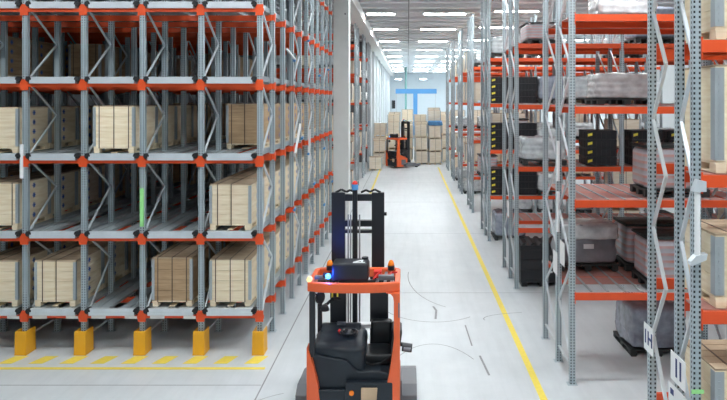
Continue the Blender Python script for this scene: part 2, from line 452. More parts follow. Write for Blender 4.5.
# short blue cylinders on the outer face
bc = meshm(MB().cyl((0, -0.07, 0), (0, 0.07, 0.02), 0.035, n=10), 'blue_stub', M['bluesteel'])
for j, z in ((3, 2.2), (3, 5.9), (4, 3.9), (5, 6.6), (5, 3.4), (6, 2.4), (7, 5.7), (8, 3.3), (9, 6.0), (8, 1.4), (10, 1.9)):
    put('blue_stub', bc, rk, (0.07, j*DEP, z))
wb = MB().bar((0.09, 3*DEP, 3.6), (0.09, 3*DEP+0.75, 4.3), 0.05); wb.bar((0.09, 5*DEP, 3.2), (0.09, 5*DEP, 4.1), 0.06)
wb.bar((0.09, 2*DEP, 6.1), (0.09, 3*DEP, 5.93), 0.04)
wb.build('tie_bar', M['label'], rk)
# yellow post protectors
for i in range(8):
    w_ = ['right corner post', 'second post from the corner', 'third post from the corner', 'fourth post from the corner', 'leftmost visible post', 'sixth post', 'seventh post', 'eighth post'][i]
    pg = MB()
    pts = [(-0.112, -0.17), (0.112, -0.17), (0.112, 0.16), (0.093, 0.16), (0.093, -0.14), (-0.093, -0.14), (-0.093, 0.16), (-0.112, 0.16)]
    k = len(pg.v); n = len(pts)
    for z, s in ((0.0, 1.06), (0.04, 1.02), (0.43, 0.98), (0.46, 0.94)):
        pg.v += [(a*s, b*s, z) for a, b in pts]
    for r_ in range(3):
        for q in range(n): pg.f.append((k+r_*n+q, k+r_*n+(q+1) % n, k+(r_+1)*n+(q+1) % n, k+(r_+1)*n+q))
    pg.f.append(tuple(range(k+n-1, k-1, -1))); pg.f.append(tuple(range(k+3*n, k+4*n)))
    if i > 5: break
    o = pg.build('post_protector', M['yellow'], bevel=0.008); o.location = (XL-i*PIT, Y0-0.02, 0.0005)
    tag(o, 'yellow post protector at the foot of the %s of left rack' % w_, 'post protector', 'yellow post protectors')

# ---------------------------------------------------------------- wooden crates
def make_crate(name, w, d, h, wood, nb=4, straps=3, mark=True, bracket=0.045, tall_gap=0.11, ends=None):
    """origin base centre. w across the front, d deep, h total"""
    t = thing(name, 'x', 'crate')
    x, y = w/2, d/2
    p = MB()                                  # pallet
    for zz in (0.0,):
        for sx in (-1, 0, 1): p.box(sx*(x-0.06)-0.05, sx*(x-0.06)+0.05, -y, y, 0, 0.02)
    for sx in (-1, 0, 1):
        for sy in (-1, 0, 1):
            if sx == 0 and sy == -1: continue
            p.box(sx*(x-0.06)-0.055, sx*(x-0.06)+0.055, sy*(y-0.07)-0.07, sy*(y-0.07)+0.07, 0.02, tall_gap-0.02)
    p.box(-x, x, -y, y, tall_gap-0.02, tall_gap)
    p.build('pallet', M['pine'], t)
    b = MB(); bh = (h-tall_gap-0.02)/nb
    for k in range(nb):
        z0 = tall_gap+k*bh
        b.box(-x+0.012, x-0.012, -y+0.012, y-0.012, z0+0.0, z0+bh)
        b.box(-x, -0.006, -y, -y+0.02, z0+0.005, z0+bh-0.005); b.box(0.006, x, -y, -y+0.02, z0+0.005, z0+bh-0.005)
        b.box(-x, x, y-0.02, y, z0+0.005, z0+bh-0.005)
        b.box(-x, -x+0.02, -y, y, z0+0.005, z0+bh-0.005); b.box(x-0.02, x, -y, y, z0+0.005, z0+bh-0.005)
    b.build('board_wall', wood, t)
    l = MB()
    for k in range(5):
        yy = -y + k*d/5; l.box(-x, x, yy+0.004, yy+d/5-0.004, h-0.02, h)
    l.build('lid', M['lid'], t)
    bk = MB()
    for sx in (-1, 1):
        for sy in (-1, 1):
            bk2 = MB()
            X0 = sx*x; Y1 = sy*y
            bk2.box(min(X0, X0-sx*bracket), max(X0, X0-sx*bracket), min(Y1, Y1+sy*0.008), max(Y1, Y1+sy*0.008), tall_gap+0.02, h-0.03)
            bk2.box(min(X0, X0+sx*0.008), max(X0, X0+sx*0.008), min(Y1+sy*0.008, Y1-sy*bracket), max(Y1+sy*0.008, Y1-sy*bracket), tall_gap+0.02, h-0.03)
            for k in range(int((h-0.2)/0.07)):
                zz = tall_gap+0.06+k*0.07
                bk2.box(min(X0-sx*0.045, X0-sx*0.025), max(X0-sx*0.045, X0-sx*0.025), min(Y1+sy*0.008, Y1+sy*0.014), max(Y1+sy*0.008, Y1+sy*0.014), zz, zz+0.03)
            bk2.build('corner_bracket', M['rail'], t)
    st = [-x*0.72, 0.0, x*0.72][:3] if straps == 3 else ([-x*0.62, x*0.05] if straps == 2 else [0.0])
    for sx in st:
        s = MB()
        s.box(sx-0.009, sx+0.009, -y-0.004, -y, tall_gap-0.02, h+0.003); s.box(sx-0.009, sx+0.009, -y, y, h, h+0.004)
        s.build('strap', M['strap'], t)
    if mark:
        for k in range(nb):
            m_ = MB()
            zc = tall_gap+(k+0.5)*bh
            for cy in (0.0,):
                for a in range(3):
                    dx = 0.055*math.cos(a*PI/3); dz = 0.055*math.sin(a*PI/3)
                    m_.bar((x+0.003, cy-dx, zc-dz), (x+0.003, cy+dx, zc+dz), 0.024, 0.006) if False else m_.prism(
                        [(cy-dx-0.012*math.sin(a*PI/3), zc-dz+0.012*math.cos(a*PI/3)), (cy-dx+0.012*math.sin(a*PI/3), zc-dz-0.012*math.cos(a*PI/3)),
                         (cy+dx+0.012*math.sin(a*PI/3), zc+dz-0.012*math.cos(a*PI/3)), (cy+dx-0.012*math.sin(a*PI/3), zc+dz+0.012*math.cos(a*PI/3))], 'x', x+0.0005, x+0.003)
            m_.build('stencil_mark', M['blueink'], t)
    return t
used = {}
def place(proto, loc, rz, label, group, scale=None):
    if id(proto) not in used and scale is None:
        used[id(proto)] = 1; proto.location = loc; proto.rotation_euler.z = rz
        proto['label'] = label; proto['group'] = group
        return proto
    o = dup(proto, loc, rz, label, group, scale)
    if scale is None: o.scale = (1, 1, 1)
    return o

ORD = ['first', 'second', 'third', 'fourth', 'fifth', 'sixth', 'seventh', 'eighth', 'ninth', 'tenth', 'eleventh', 'twelfth']
cA = make_crate('wooden_crate', 0.80, 1.10, 0.93, M['pine'])
cB = make_crate('wooden_crate', 0.80, 1.10, 0.90, M['pine'], straps=2)
cC = make_crate('wooden_crate', 0.78, 1.10, 0.96, M['brownpine'])
# (lane index from the aisle, level, depth offset, count, proto, rz)
LN = ['corner lane', 'second lane from corner', 'third lane from corner', 'fourth lane from corner', 'fifth lane from corner', 'sixth lane', 'seventh lane', 'eighth lane']
LVN = ['bottom level', 'second level', 'third level', 'fourth level', 'fifth level', 'top level']
lanes = [(0, 0, 0, 9, cA), (1, 0, 0, 5, cC), (3, 0, 0, 5, cB), (4, 0, 0, 4, cB),
         (0, 1, 0, 9, cB), (4, 1, 0, 5, cA),
         (2, 2, 0, 8, cA), (4, 2, 0, 6, cB), (0, 2, 1, 9, cC), (1, 2, 4, 5, cC),
         (5, 3, 1, 5, cC), (6, 3, 0, 5, cC), (4, 3, 3, 6, cC), (2, 3, 6, 4, cC), (5, 1, 1, 4, cC), (5, 0, 1, 3, cC),
         (3, 1, 6, 4, cC), (3, 2, 6, 4, cC)]
for li, lv, off, n, pr in lanes:
    for k in range(off, min(off+n, 10)):
        x = XL-(li+0.5)*PIT + random.uniform(-0.015, 0.015) - 0.02
        p2 = pr if k > off or pr is not cC else pr
        y = Y0+0.60 + k*1.15
        q = 'front' if k == off else ORD[k-off]
        lab = ('front pine crate, %s, %s of the dense left rack' if k == off else '%s pine crate back, %s, %s of the dense left rack')
        lab = lab % ((LN[li], LVN[lv]) if k == off else (ORD[k-off], LN[li], LVN[lv]))
        o = place(p2, (x, y, LV[lv]-0.001), 0, lab, 'crates in the dense left rack')

for li in range(NL):  # unseen crates added on top to shade the lanes below
    for k in range(0, 9, 1):
        place(cA if k % 2 else cB, (XL-(li+0.5)*PIT, Y0+0.60+k*1.15, LV[5]-0.001), 0, '%s added shading crate back on topmost level, %s, above the view' % (ORD[k], LN[li]), 'crates in the dense left rack')
# ---------------------------------------------------------------- right racks
RLV = [1.58, 3.18, 4.80, 6.40]
BAY = 2.75
BW = BAY-0.10
def deck_mesh(dy, wire=False):
    mb = MB()
    if wire:
        x = 0.03
        while x < BW: mb.box(x-0.003, x+0.003, 0, dy, -0.012, -0.006); x += 0.05
        yy = 0.02
        while yy < dy: mb.box(0, BW, yy-0.004, yy+0.004, -0.006, 0.0); yy += 0.05
        return meshm(mb, 'wire_deck', M['galv'])
    mb.box(0, BW, 0.0, dy, -0.02, -0.006)
    return meshm(mb, 'deck', M['deckorange'])
def support_mesh(dy):
    mb = MB()
    for k in range(1, 9): mb.box(k*BW/9-0.02, k*BW/9+0.02, 0, dy, -0.006, 0.006)
    return meshm(mb, 'deck_bar', M['rail'])
def beam_mesh(h=0.12):
    mb = MB().box(0, BW, -0.025, 0.025, -h, 0)
    mb.box(-0.012, 0.0, -0.035, 0.035, -h-0.06, 0.03); mb.box(BW, BW+0.012, -0.035, 0.035, -h-0.06, 0.03)
    return meshm(mb, 'beam', M['orange'])
beamM = beam_mesh()
um_r = upright_mesh(8.7)
cache = {}
def right_row(yn, nb, label, levels, spans=(1.0, 1.17), sgn=1, x0=XR, height=8.7, full=True, umesh=None, bstep=0.85):
    t = thing('pallet_rack', label, 'rack', (x0, yn, 0), group='double rack rows')
    ys = [0.0, spans[0], spans[0]+spans[1]]
    key = (spans, bstep)
    if key not in cache:
        br = []
        for s_ in spans:
            z = [0.35]
            while z[-1]+bstep < 8.6: z.append(z[-1]+bstep)
            br.append(bracing_mesh(s_, z))
        if spans[1] > 0.7 and spans[0] < 0.5:
            z = [0.35+0.62*q for q in range(14)]; br = [bracing_mesh(0.38, z), br[1], bracing_mesh(0.45, z)]
        cache[key] = (br, [deck_mesh(s_-0.06) for s_ in spans], deck_mesh(spans[0]/2, True), [support_mesh(s_-0.06) for s_ in spans])
    br, dk, wd, sp = cache[key]
    for i in range(nb+1):
        for yy in ys: put('upright', umesh or um_r, t, (sgn*i*BAY, yy, 0))
        for k, yy in enumerate(ys[:2]): put('bracing', br[k], t, (sgn*i*BAY, yy, 0))
    for lv in levels:
        for i in range(nb):
            bx = sgn*i*BAY + (0.05 if sgn > 0 else -BAY+0.05)
            for k, yy in enumerate(ys):
                put('beam', beamM, t, (bx, yy + (-0.02 if k == 0 else 0.02 if k == 2 else 0.0), lv))
            if full:
                for k, yy in enumerate(ys[:2]):
                    if lv == levels[0] and k == 0 and i == 0:
                        put('wire_deck', wd, t, (bx, yy+0.03, lv+0.002))
                        continue
                    put('deck', dk[k], t, (bx, yy+0.03, lv+0.008))
                    put('deck_bar', sp[k], t, (bx, yy+0.03, lv+0.012))
            else:
                put('deck', dk[0], t, (bx, yy*0+0.03, lv+0.008))
    # back half of the lowest wire deck
    return t
RN = ['nearest rack row', 'first full rack row', 'second rack row', 'third rack row', 'fourth rack row', 'fifth rack row', 'sixth rack row', 'seventh rack row']
rows = [(11.26, 2), (17.0, 3), (22.75, 4), (28.5, 3), (34.25, 3), (40.0, 2), (45.75, 2)]
rl = ['grey and orange rack row on the right, first behind the nearest one',
      'second complete rack row on the right with black boxes on its floor bay',
      'third complete rack row on the right with dark crates and film loads',
      'fourth rack row on the right, narrow strip seen from the aisle',
      'fifth rack row on the right, further down the aisle',
      'sixth rack row on the right, near the end of the aisle',
      'farthest rack row on the right beside the crate stacks']
racks = []
for (yn, nb), l in zip(rows, rl):
    racks.append(right_row(yn, nb, l, RLV))
# extra wire deck, rear half of lowest level row 1, seen reddish
r1 = racks[0]
put('deck', cache[((1.0, 1.17), 0.85)][1][0], r1, (0.05, 0.53, RLV[0]+0.008)).scale = (1, 0.47, 1)
put('deck_bar', cache[((1.0, 1.17), 0.85)][3][0], r1, (0.05, 0.03, RLV[0]+0.012))
MB().box(1.35, BW+0.05, 0.03, 0.5, RLV[0]+0.003, RLV[0]+0.006).build('cover_plate', M['rail'], r1)
# near row with different levels and a double middle post
NLV = [1.49, 2.83, 4.17, 5.50, 6.84]
nr = right_row(6.42, 1, 'nearest rack row at the right edge with 1H and 1I signs', NLV, spans=(0.38, 0.77), full=False, umesh=upright_mesh(8.7, 0.08, 0.068))
for o in [c for c in nr.children if c.name.startswith('beam') and abs(c.location.y-1.17) < 0.01]:
    pass
for c_ in list(nr.children):
    if c_.name.startswith('bracing') and c_.location.y > 0.3:
        bpy.data.objects.remove(c_)
for i in range(2):
    put('upright', nr.children[0].data, nr, (i*BAY, 0.70, 0)); put('bracing', cache[((0.38, 0.77), 0.85)][0][2], nr, (i*BAY, 0.70, 0))
# signs
def sign(parent, xw, y0, y1, z0, z1, txt, size, label=None, slope=0):
    px, py = parent.location.x, parent.location.y
    s = MB().box(xw-0.006-px, xw-px, y0-py, y1-py, z0, z1).build('sign_plate', M['label'], parent)
    if label: s['label'] = label
    if txt:
        text_part('sign_text', txt, size, M['inkdark'], s, (xw-0.008-px, (y0+y1)/2-py, (z0+z1)/2), (PI/2, 0, -PI/2))
    return s
sign(nr, XR-0.062, 7.36, 7.64, 2.0, 2.31, '1H', 0.22, 'white sign plate lettered 1H')
sign(nr, XR-0.062, 6.50, 6.86, 1.98, 2.28, '1I', 0.27, 'white sign plate lettered 1I')
s3 = sign(nr, XR-0.062, 6.46, 6.92, 1.52, 1.93, None, 0, 'white notice sheet with coloured print')
for k, (mm, a, b, c, d) in enumerate([('inkdark', 6.78, 6.86, 1.82, 1.88), ('bluesteel', 6.68, 6.76, 1.70, 1.76), ('yellowlabel', 6.56, 6.66, 1.68, 1.74), ('red', 6.6, 6.64, 1.76, 1.80), ('green', 6.48, 6.54, 1.6, 1.66)]):
    MB().box(XR-0.072-nr.location.x, XR-0.0685-nr.location.x, a-6.42, b-6.42, c, d).build('print_block', M[mm], s3)
o = MB().box(-0.06, 0.06, -0.052, -0.044, 2.03, 2.07).build('label_strip', M['green'], nr); o['label'] = 'green strip around upright'
o = MB().cyl((-0.02, -0.085, 3.36), (-0.02, -0.085, 4.02), 0.028).build('post_sleeve', M['label'], nr); o['label'] = 'white tube on upright'
MB().prism([(-0.09, 3.30), (0.05, 3.36), (0.06, 3.42), (-0.05, 3.40), (-0.10, 3.34)], 'y', -0.13, -0.045).build('sleeve_clip', M['galv'], nr)
MB().prism([(-0.07, 4.02), (0.05, 4.02), (0.05, 4.12), (-0.03, 4.14)], 'y', -0.13, -0.045).build('sleeve_clip', M['galv'], nr)
for rr, ya, z0 in ((racks[0], 12.3, 1.65), (racks[0], 11.75, 1.95), (racks[1], 18.05, 1.7), (racks[2], 23.8, 1.75), (racks[3], 29.5, 1.7), (racks[4], 35.2, 1.7)):
    sign(rr, XR-0.062, ya-0.22, ya+0.12, z0, z0+0.42, None, 0)
for rr, yy, z0 in ((racks[0], 12.26, 3.4), (racks[0], 12.26, 2.45)):
    MB().cyl((-0.03, yy-11.26-0.09, z0), (-0.03, yy-11.26-0.09, z0+0.75), 0.03).build('post_sleeve', M['label'], rr)

# far left rows beyond the column
um_l = upright_mesh(9.2)
for yn, l in ((29.9, 'first grey rack row on the left beyond the column'), (35.6, 'second rack row on the left beyond the column'),
              (41.4, 'third rack row on the left beyond the column'), (47.2, 'farthest rack row on left beside the inner wall')):
    right_row(yn, 2, l, RLV+[8.0], sgn=-1, x0=XL, umesh=um_l)

# ---------------------------------------------------------------- goods
def lumpy(w, d, h, z0, amp, res=9, seed=0, rnd=0.12, fold=0.0):
    import bmesh
    bm = bmesh.new(); bmesh.ops.create_cube(bm, size=1.0)
    bmesh.ops.subdivide_edges(bm, edges=bm.edges, cuts=res, use_grid_fill=True)
    for v in bm.verts:
        p = v.co.copy()
        # superellipse rounding
        l = (abs(2*p.x)**10 + abs(2*p.y)**10 + abs(2*p.z)**12)**(1/10)
        p = p/l if l > 1 else p
        q = Vector((p.x*w, p.y*d, (p.z+0.5)*h+z0))
        n = noise.noise_vector(Vector((q.x*4+seed, q.y*4, q.z*4)))*amp + noise.noise_vector(Vector((q.x*11+seed, q.y*11, q.z*9)))*amp*0.45
        if p.z < -0.45: n.z = abs(n.z)*0.2
        q += n
        if fold: q += Vector((p.x, p.y, 0)).normalized()*fold*math.sin(q.z*2*PI/0.14) if p.z < 0.47 else Vector((0,0,0))
        v.co = q
    bmesh.ops.recalc_face_normals(bm, faces=bm.faces)
    me = bpy.data.meshes.new('load'); bm.to_mesh(me); bm.free()
    for p in me.polygons: p.use_smooth = True
    return me
def pallet_mb(w, d, h=0.13):
    p = MB()
    for sx in (-1, 0, 1):
        p.box(sx*(w/2-0.07)-0.05, sx*(w/2-0.07)+0.05, -d/2, d/2, 0, 0.02)
        for sy in (-1, 0, 1): p.box(sx*(w/2-0.07)-0.065, sx*(w/2-0.07)+0.065, sy*(d/2-0.07)-0.065, sy*(d/2-0.07)+0.065, 0.02, h-0.03)
    p.box(-w/2, w/2, -d/2, d/2, h-0.03, h)
    return p
def make_bale(name, w, d, h, m, seed, fold=0.012, label=False, m2=None):
    t = thing(name, 'x', 'wrapped load')
    pallet_mb(w, d).build('pallet', M['blackpallet'], t)
    me = lumpy(w*0.97, d*0.97, h-0.13, 0.131, 0.05, res=15, seed=seed, fold=fold); me.materials.append(m)
    put('wrapped_sacks', me, t)
    if m2:
        me = lumpy(w*1.03, d*1.05, 0.30, h-0.28, 0.03, seed=seed+3); me.materials.append(m2); put('film_hood', me, t)
    if label:
        MB().box(-0.10, 0.10, -d/2-0.028, -d/2-0.02, h*0.50, h*0.50+0.09).build('paper_label', M['label'], t)
    return t
def make_trays(name, w, d, h):
    t = thing(name, 'x', 'wrapped load')
    pallet_mb(w, d).build('pallet', M['blackpallet'], t)
    me = lumpy(w*0.97, d*0.97, h-0.19, 0.131, 0.012, seed=5); me.materials.append(M['redwrap']); put('wrapped_trays', me, t)
    tp = MB()
    for k in range(6): tp.box(-w/2+k*w/6+0.012, -w/2+(k+1)*w/6-0.03, -d/2, d/2, h-0.055, h-0.005)
    tp.box(-w/2, w/2, -d/2, -d/2+0.06, h-0.055, h-0.02); tp.box(-w/2, w/2, d/2-0.06, d/2, h-0.055, h-0.02)
    tp.build('slatted_top', M['blackpallet'], t)
    return t
def make_blackstack(name, w, d, h, tiers=4):
    t = thing(name, 'x', 'plastic crate stack')
    th = h/tiers
    for k in range(tiers):
        b = MB(); z = k*th
        b.box(-w/2+0.015, w/2-0.015, -d/2+0.015, d/2-0.015, z, z+th-0.004)
        b.box(-w/2, w/2, -d/2, d/2, z+th-0.05, z+th-0.012)
        for q in range(7):
            xx = -w/2+0.03+q*(w-0.06)/6; b.box(xx-0.01, xx+0.01, -d/2, d/2, z+0.01, z+th-0.05)
        for q in range(5):
            yy = -d/2+0.03+q*(d-0.06)/4; b.box(-w/2, w/2, yy-0.01, yy+0.01, z+0.01, z+th-0.05)
        c = b.build('crate_tier', M['black'], t)
        MB().prism([(-w/2+0.03, z+th*0.30), (-w/2+0.15, z+th*0.42), (-w/2+0.15, z+th*0.72), (-w/2+0.03, z+th*0.60)], 'y', -d/2-0.004, -d/2).build('yellow_tag', M['yellowlabel'], c)
    return t
def make_blackbox(name, w, d, h):
    t = thing(name, 'x', 'plastic container')
    b = MB().box(-w/2, w/2, -d/2, d/2, 0.1, h-0.12)
    for k in range(4): b.box(-w/2-0.015, w/2+0.015, -d/2-0.015, d/2+0.015, 0.15+k*(h-0.35)/3, 0.18+k*(h-0.35)/3)
    for sx in (-1, 0, 1): b.box(sx*(w/2-0.1)-0.08, sx*(w/2-0.1)+0.08, -d/2, d/2, 0, 0.1)
    b.build('container_body', M['black'], t, bevel=0.01)
    l = MB().box(-w/2-0.02, w/2+0.02, -d/2-0.02, d/2+0.02, h-0.12, h-0.06)
    for k in range(5): l.prism([(-w/2+0.02+k*w/5, h-0.06), (-w/2+0.10+k*w/5, h-0.06), (-w/2+0.15+k*w/5, h), (-w/2+0.07+k*w/5, h)], 'y', -d/2, d/2)
    l.build('container_lid', M['black'], t)
    MB().box(-0.02, 0.16, -d/2-0.02, -d/2-0.016, h*0.55, h*0.55+0.07).build('paper_label', M['label'], t)
    MB().box(0.18, 0.26, -d/2-0.02, -d/2-0.016, h*0.32, h*0.32+0.05).build('paper_label', M['label'], t)
    return t

bale_s = make_bale('wrapped_pallet', 1.15, 0.95, 0.72, M['silverwrap'], 1)
bale_g = make_bale('wrapped_pallet', 1.12, 1.05, 0.95, M['wrap'], 9, fold=0.005)
bale_w = make_bale('wrapped_pallet', 1.18, 0.75, 0.88, M['darkwrap'], 4, fold=0.0, label=True, m2=M['silverwrap'])
trays = make_trays('tray_stack', 0.8, 1.15, 0.92)
bstk = make_blackstack('crate_stack', 0.8, 0.8, 0.92)
bbox = make_blackbox('plastic_container', 1.15, 0.9, 1.15)
bigc = make_crate('wooden_crate', 1.18, 0.80, 1.08, M['pine'], nb=5, bracket=0.085)
midc = make_crate('wooden_crate', 1.18, 0.80, 0.74, M['pine'], nb=3, bracket=0.085)
farc = make_crate('wooden_crate', 1.0, 0.9, 1.05, M['palewood'], nb=3, straps=1, mark=False, tall_gap=0.14)

# first full row (index 0): hand placed
G = 'loads on the right racks'
Z = lambda l: RLV[l]+0.026
place(bale_g, (4.82, 12.98, 0), 0, 'grey film wrapped sacks on black pallet on the floor under the rack', G)
place(bale_w, (3.49, 12.95, Z(0)), 0, 'dark sacks with white film hood and paper label on lowest beam level', G)
place(trays, (4.79, 12.97, Z(0)), PI/2, 'film wrapped tray stack with black slatted top, rear of the pair', G)
place(trays, (4.76, 11.78, Z(0)), PI/2, 'film wrapped tray stack with slatted top, front of the pair', G)
place(trays, (4.75, 11.85, Z(1)), PI/2, 'reddish wrapped tray stack alone on second beam level', G)
place(bale_s, (4.22, 12.95, Z(2)), 0, 'white film wrapped sacks on third beam level, first full rack row', G, scale=(1.0, 1, 0.85))
place(bale_s, (4.25, 12.95, Z(3)), 0, 'white film wrapped bale on top beam level of first full rack row', G)
place(bale_g, (7.3, 12.6, Z(1)), 0, 'grey wrapped sacks in second bay of first full rack row', G)
# second row (17.0)
Y = 17.0
place(bbox, (3.55, Y+0.6, 0), 0, 'black plastic container with two white labels standing on the floor', G)
place(bale_s, (3.60, Y+0.55, Z(1)), 0, 'white film wrapped sacks on second level of second row, beside aisle', G)
place(bstk, (5.10, Y+0.5, Z(1)), 0, 'black crate stack with yellow tags, second level of second row', G)
place(bale_s, (4.85, Y+0.5, Z(2)), 0, 'white wrapped bale, third level, first bay of second row', G)
place(bstk, (6.3, Y+0.5, Z(1)), 0, 'black crate stack, second level, second bay of second row', G)
place(bstk, (7.3, Y+0.5, Z(1)), 0, 'black crate stack, second level, middle of second row', G)
place(bale_g, (6.5, Y+0.5, Z(3)), 0, 'grey wrapped bale on top level of second row', G)
place(trays, (3.5, Y+0.6, Z(3)), 0, 'wrapped tray stack on top level of second row beside aisle', G, scale=(1, 1, 0.6))
place(bale_w, (6.6, Y+0.6, 0), 0, 'dark sacks with white hood on the floor of second row', G)
# third row (22.75)
Y = 22.75
for lv in (0, 1, 2):
    ln = ['lowest', 'second', 'third'][lv]
    place(bstk, (3.31, Y+0.45, Z(lv)), 0, 'black crate stack with yellow tags nearest aisle, %s level, third row' % ln, G)
    place(bstk, (4.12, Y+0.45, Z(lv)), 0, 'black crate stack second from aisle, %s level, third row' % ln, G)
    place(bale_s if lv != 2 else bale_g, (5.02, Y+0.5, Z(lv)), 0, 'film wrapped load third from aisle, %s level, third row' % ln, G, scale=(0.8, 1, 1))
place(bale_s, (3.5, Y+0.5, Z(3)), 0, 'white wrapped bale nearest aisle, top level of third row', G)
place(bale_s, (4.90, Y+0.5, Z(3)), 0, 'white wrapped bale second from aisle, top level of third row', G)
place(bale_g, (3.6, Y+0.6, 0), 0, 'grey wrapped sacks on the floor of third row beside aisle', G)
kinds = [(farc, 'pine crate'), (farc, 'pine crate'), (bale_s, 'white wrapped bale'), (trays, 'wrapped tray stack'), (bstk, 'black crate stack'), (farc, 'pine crate')]
LVR = ['floor level', 'lowest beam level', 'second beam level', 'third beam level', 'top beam level']
rs = random.Random(5)
for ri, (yn, nb) in enumerate(rows):
    if ri < 1: continue
    for lv in range(5):
        for s in range(nb*2):
            x = XR+(s//2)*BAY+0.69+(s % 2)*1.37
            if ri in (1, 2) and s < 4 - (0 if ri == 1 else 1): continue
            if ri == 1 and s < 4: continue
            if ri >= 3 and s > 3 and rs.random() < 0.5: continue
            if rs.random() < (0.30 if ri < 3 else 0.18): continue
            pr, kn = kinds[rs.randrange(len(kinds))] if ri < 4 else (kinds[0] if rs.random() < 0.8 else kinds[2])
            zz = 0 if lv == 0 else RLV[lv-1]+0.026
            place(pr, (x, yn+0.5, zz), 0, '%s, %s of %s, %s from the aisle' % (kn, LVR[lv], RN[ri+1].replace('rack row', 'right row'), ORD[s]), G)
for ri, yn in enumerate((29.9, 35.6, 41.4, 47.2)):
    for lv in range(5):
        for s in range(3):
            if rs.random() < 0.3: continue
            pr, kn = kinds[rs.randrange(3)]
            zz = 0 if lv == 0 else RLV[lv-1]+0.026
            place(pr, (XL-0.68-s*1.36, yn+0.5, zz), 0, '%s, %s of %s left row beyond column, %s from aisle' % (kn, LVR[lv], ORD[ri], ORD[s]), 'loads on the far left racks')
# near row crates
G2 = 'crates in the nearest rack row'
for lv, pr, nm in ((0, midc, 'low pine crate seen from above at the bottom right corner'), (1, midc, 'low pine crate with steel corners on the level above the 1I sign'),
                   (2, bigc, 'tall pine crate with steel corners at the right edge, mid height'), (3, bigc, 'tall pine crate at top right corner of the view')):
    o = place(pr, (XR+0.21+0.59, 6.85, NLV[lv]+0.012), 0, nm, G2)
for lv, pr, nm in ((0, midc, 'second pine crate'), (1, midc, 'second pine crate'), (2, bigc, 'second tall pine crate')):
    pass

# crate stacks at the end of the aisle
for sx in range(6):
    for sy in range(3):
        x = [-2.2, -1.14, 1.02, 2.10, -0.06, 3.18][sx]; yb = [49.8, 52.0, 50.6, 50.4, 54.0, 52.5][sx]
        n = [2, 3, 3, 3, 3, 3][sx] + (0 if sx != 0 else 0) + (1 if (sy == 1 and sx % 2) or sy == 2 else 0)
        for k in range(n):
            nm = ['left edge', 'second', 'fourth', 'fifth', 'third', 'sixth'][sx] + ' column'
            lab = 'pale crate %s from floor, %s of end stacks, %s row' % (ORD[k], nm, ['front', 'middle', 'back'][sy])
            hs_ = 0.90 + 0.13*((sx*7+sy*5) % 4)/3.0; ws_ = 0.95 + 0.07*((sx*3+sy*2) % 3)/2.0
            place(farc, (x+rs.uniform(-0.04, 0.04), yb+sy*1.15, k*1.058*hs_), rs.uniform(-0.03, 0.03), lab, 'crate stacks at the aisle end', scale=(ws_, 1, hs_))
bf = lumpy(1.1, 1.0, 0.35, 0, 0.05, seed=2); bf.materials.append(M['bluefilm'])
o = bpy.data.objects.new('film_bundle', bf); C.objects.link(o); o.location = (2.10, 50.4, 1.058*3*(0.90 + 0.13*((3*7) % 4)/3.0)+0.012); tag(o, 'blue film bundle on top of the stacked crates at the aisle end', 'bundle')
place(farc, (-2.3, 46.2, 0), 0, 'pine crate alone on floor before the left end stacks', 'crate stacks at the aisle end', scale=(0.9, 1, 0.9))

# blue gantry, teal pipe, black wall box at the far end
g = thing('steel_gantry', 'blue steel T shaped frame at the far end of the hall', 'gantry', (1.0, 84, 0))
MB().box(-2.6, 2.7, -0.2, 0.2, 5.85, 6.45).build('beam', M['bluesteel'], g)
MB().box(-0.32, 0.22, -0.2, 0.2, 0, 5.85).build('column', M['bluesteel'], g)
MB().box(-2.55, -2.45, -0.1, 0.1, 0, 5.85).build('side_post', M['galv'], g)
MB().box(2.5, 2.6, -0.1, 0.1, 0, 5.85).build('side_post', M['galv'], g)
tag(MB().cyl((-0.3, 90, 0), (-0.3, 90, CEIL-0.3), 0.14).build('standing_pipe', M['teal']), 'teal vertical pipe left of the blue steel frame', 'pipe')
tag(MB().box(-2.75, -2.2, WALL_END-0.4, WALL_END-0.08, 3.6, 5.0).build('wall_cabinet', M['black']), 'small black cabinet high on the end wall', 'cabinet')

# ---------------------------------------------------------------- ceiling lights
def ceiling_light(x, y, w, label):
    t = thing('ceiling_light', label, 'light', (x, y, CEIL-0.32), group='ceiling lights')
    MB().box(-w/2-0.04, w/2+0.04, -0.28, 0.28, -0.05, 0.05).build('housing', M['label'], t)
    MB().box(-w/2, w/2, -0.24, 0.24, -0.056, -0.051).build('diffuser', M['lamp'], t)
    return t
k = 0
for x, nm in ((-1.45, 'left'), (2.3, 'right')):
    t = thing('ceiling_light', '%s round hanging light before the end wall' % nm, 'light', (x*0.99, 98, 8.2), group='hanging lights at the end')
    MB().cyl((0,0,0),(0,0,0.12),0.5).cyl((0,0,0.12),(0,0,CEIL-8.5),0.02).build('housing', M['label'], t); MB().cyl((0,0,-0.03),(0,0,0),0.5).build('diffuser', M['lamp'], t)
ys = [-6, 3.0, 10.2, 18.5, 27.0, 34.6, 42.0, 50.5, 59, 67.5, 76, 84.5, 93, 101.5]
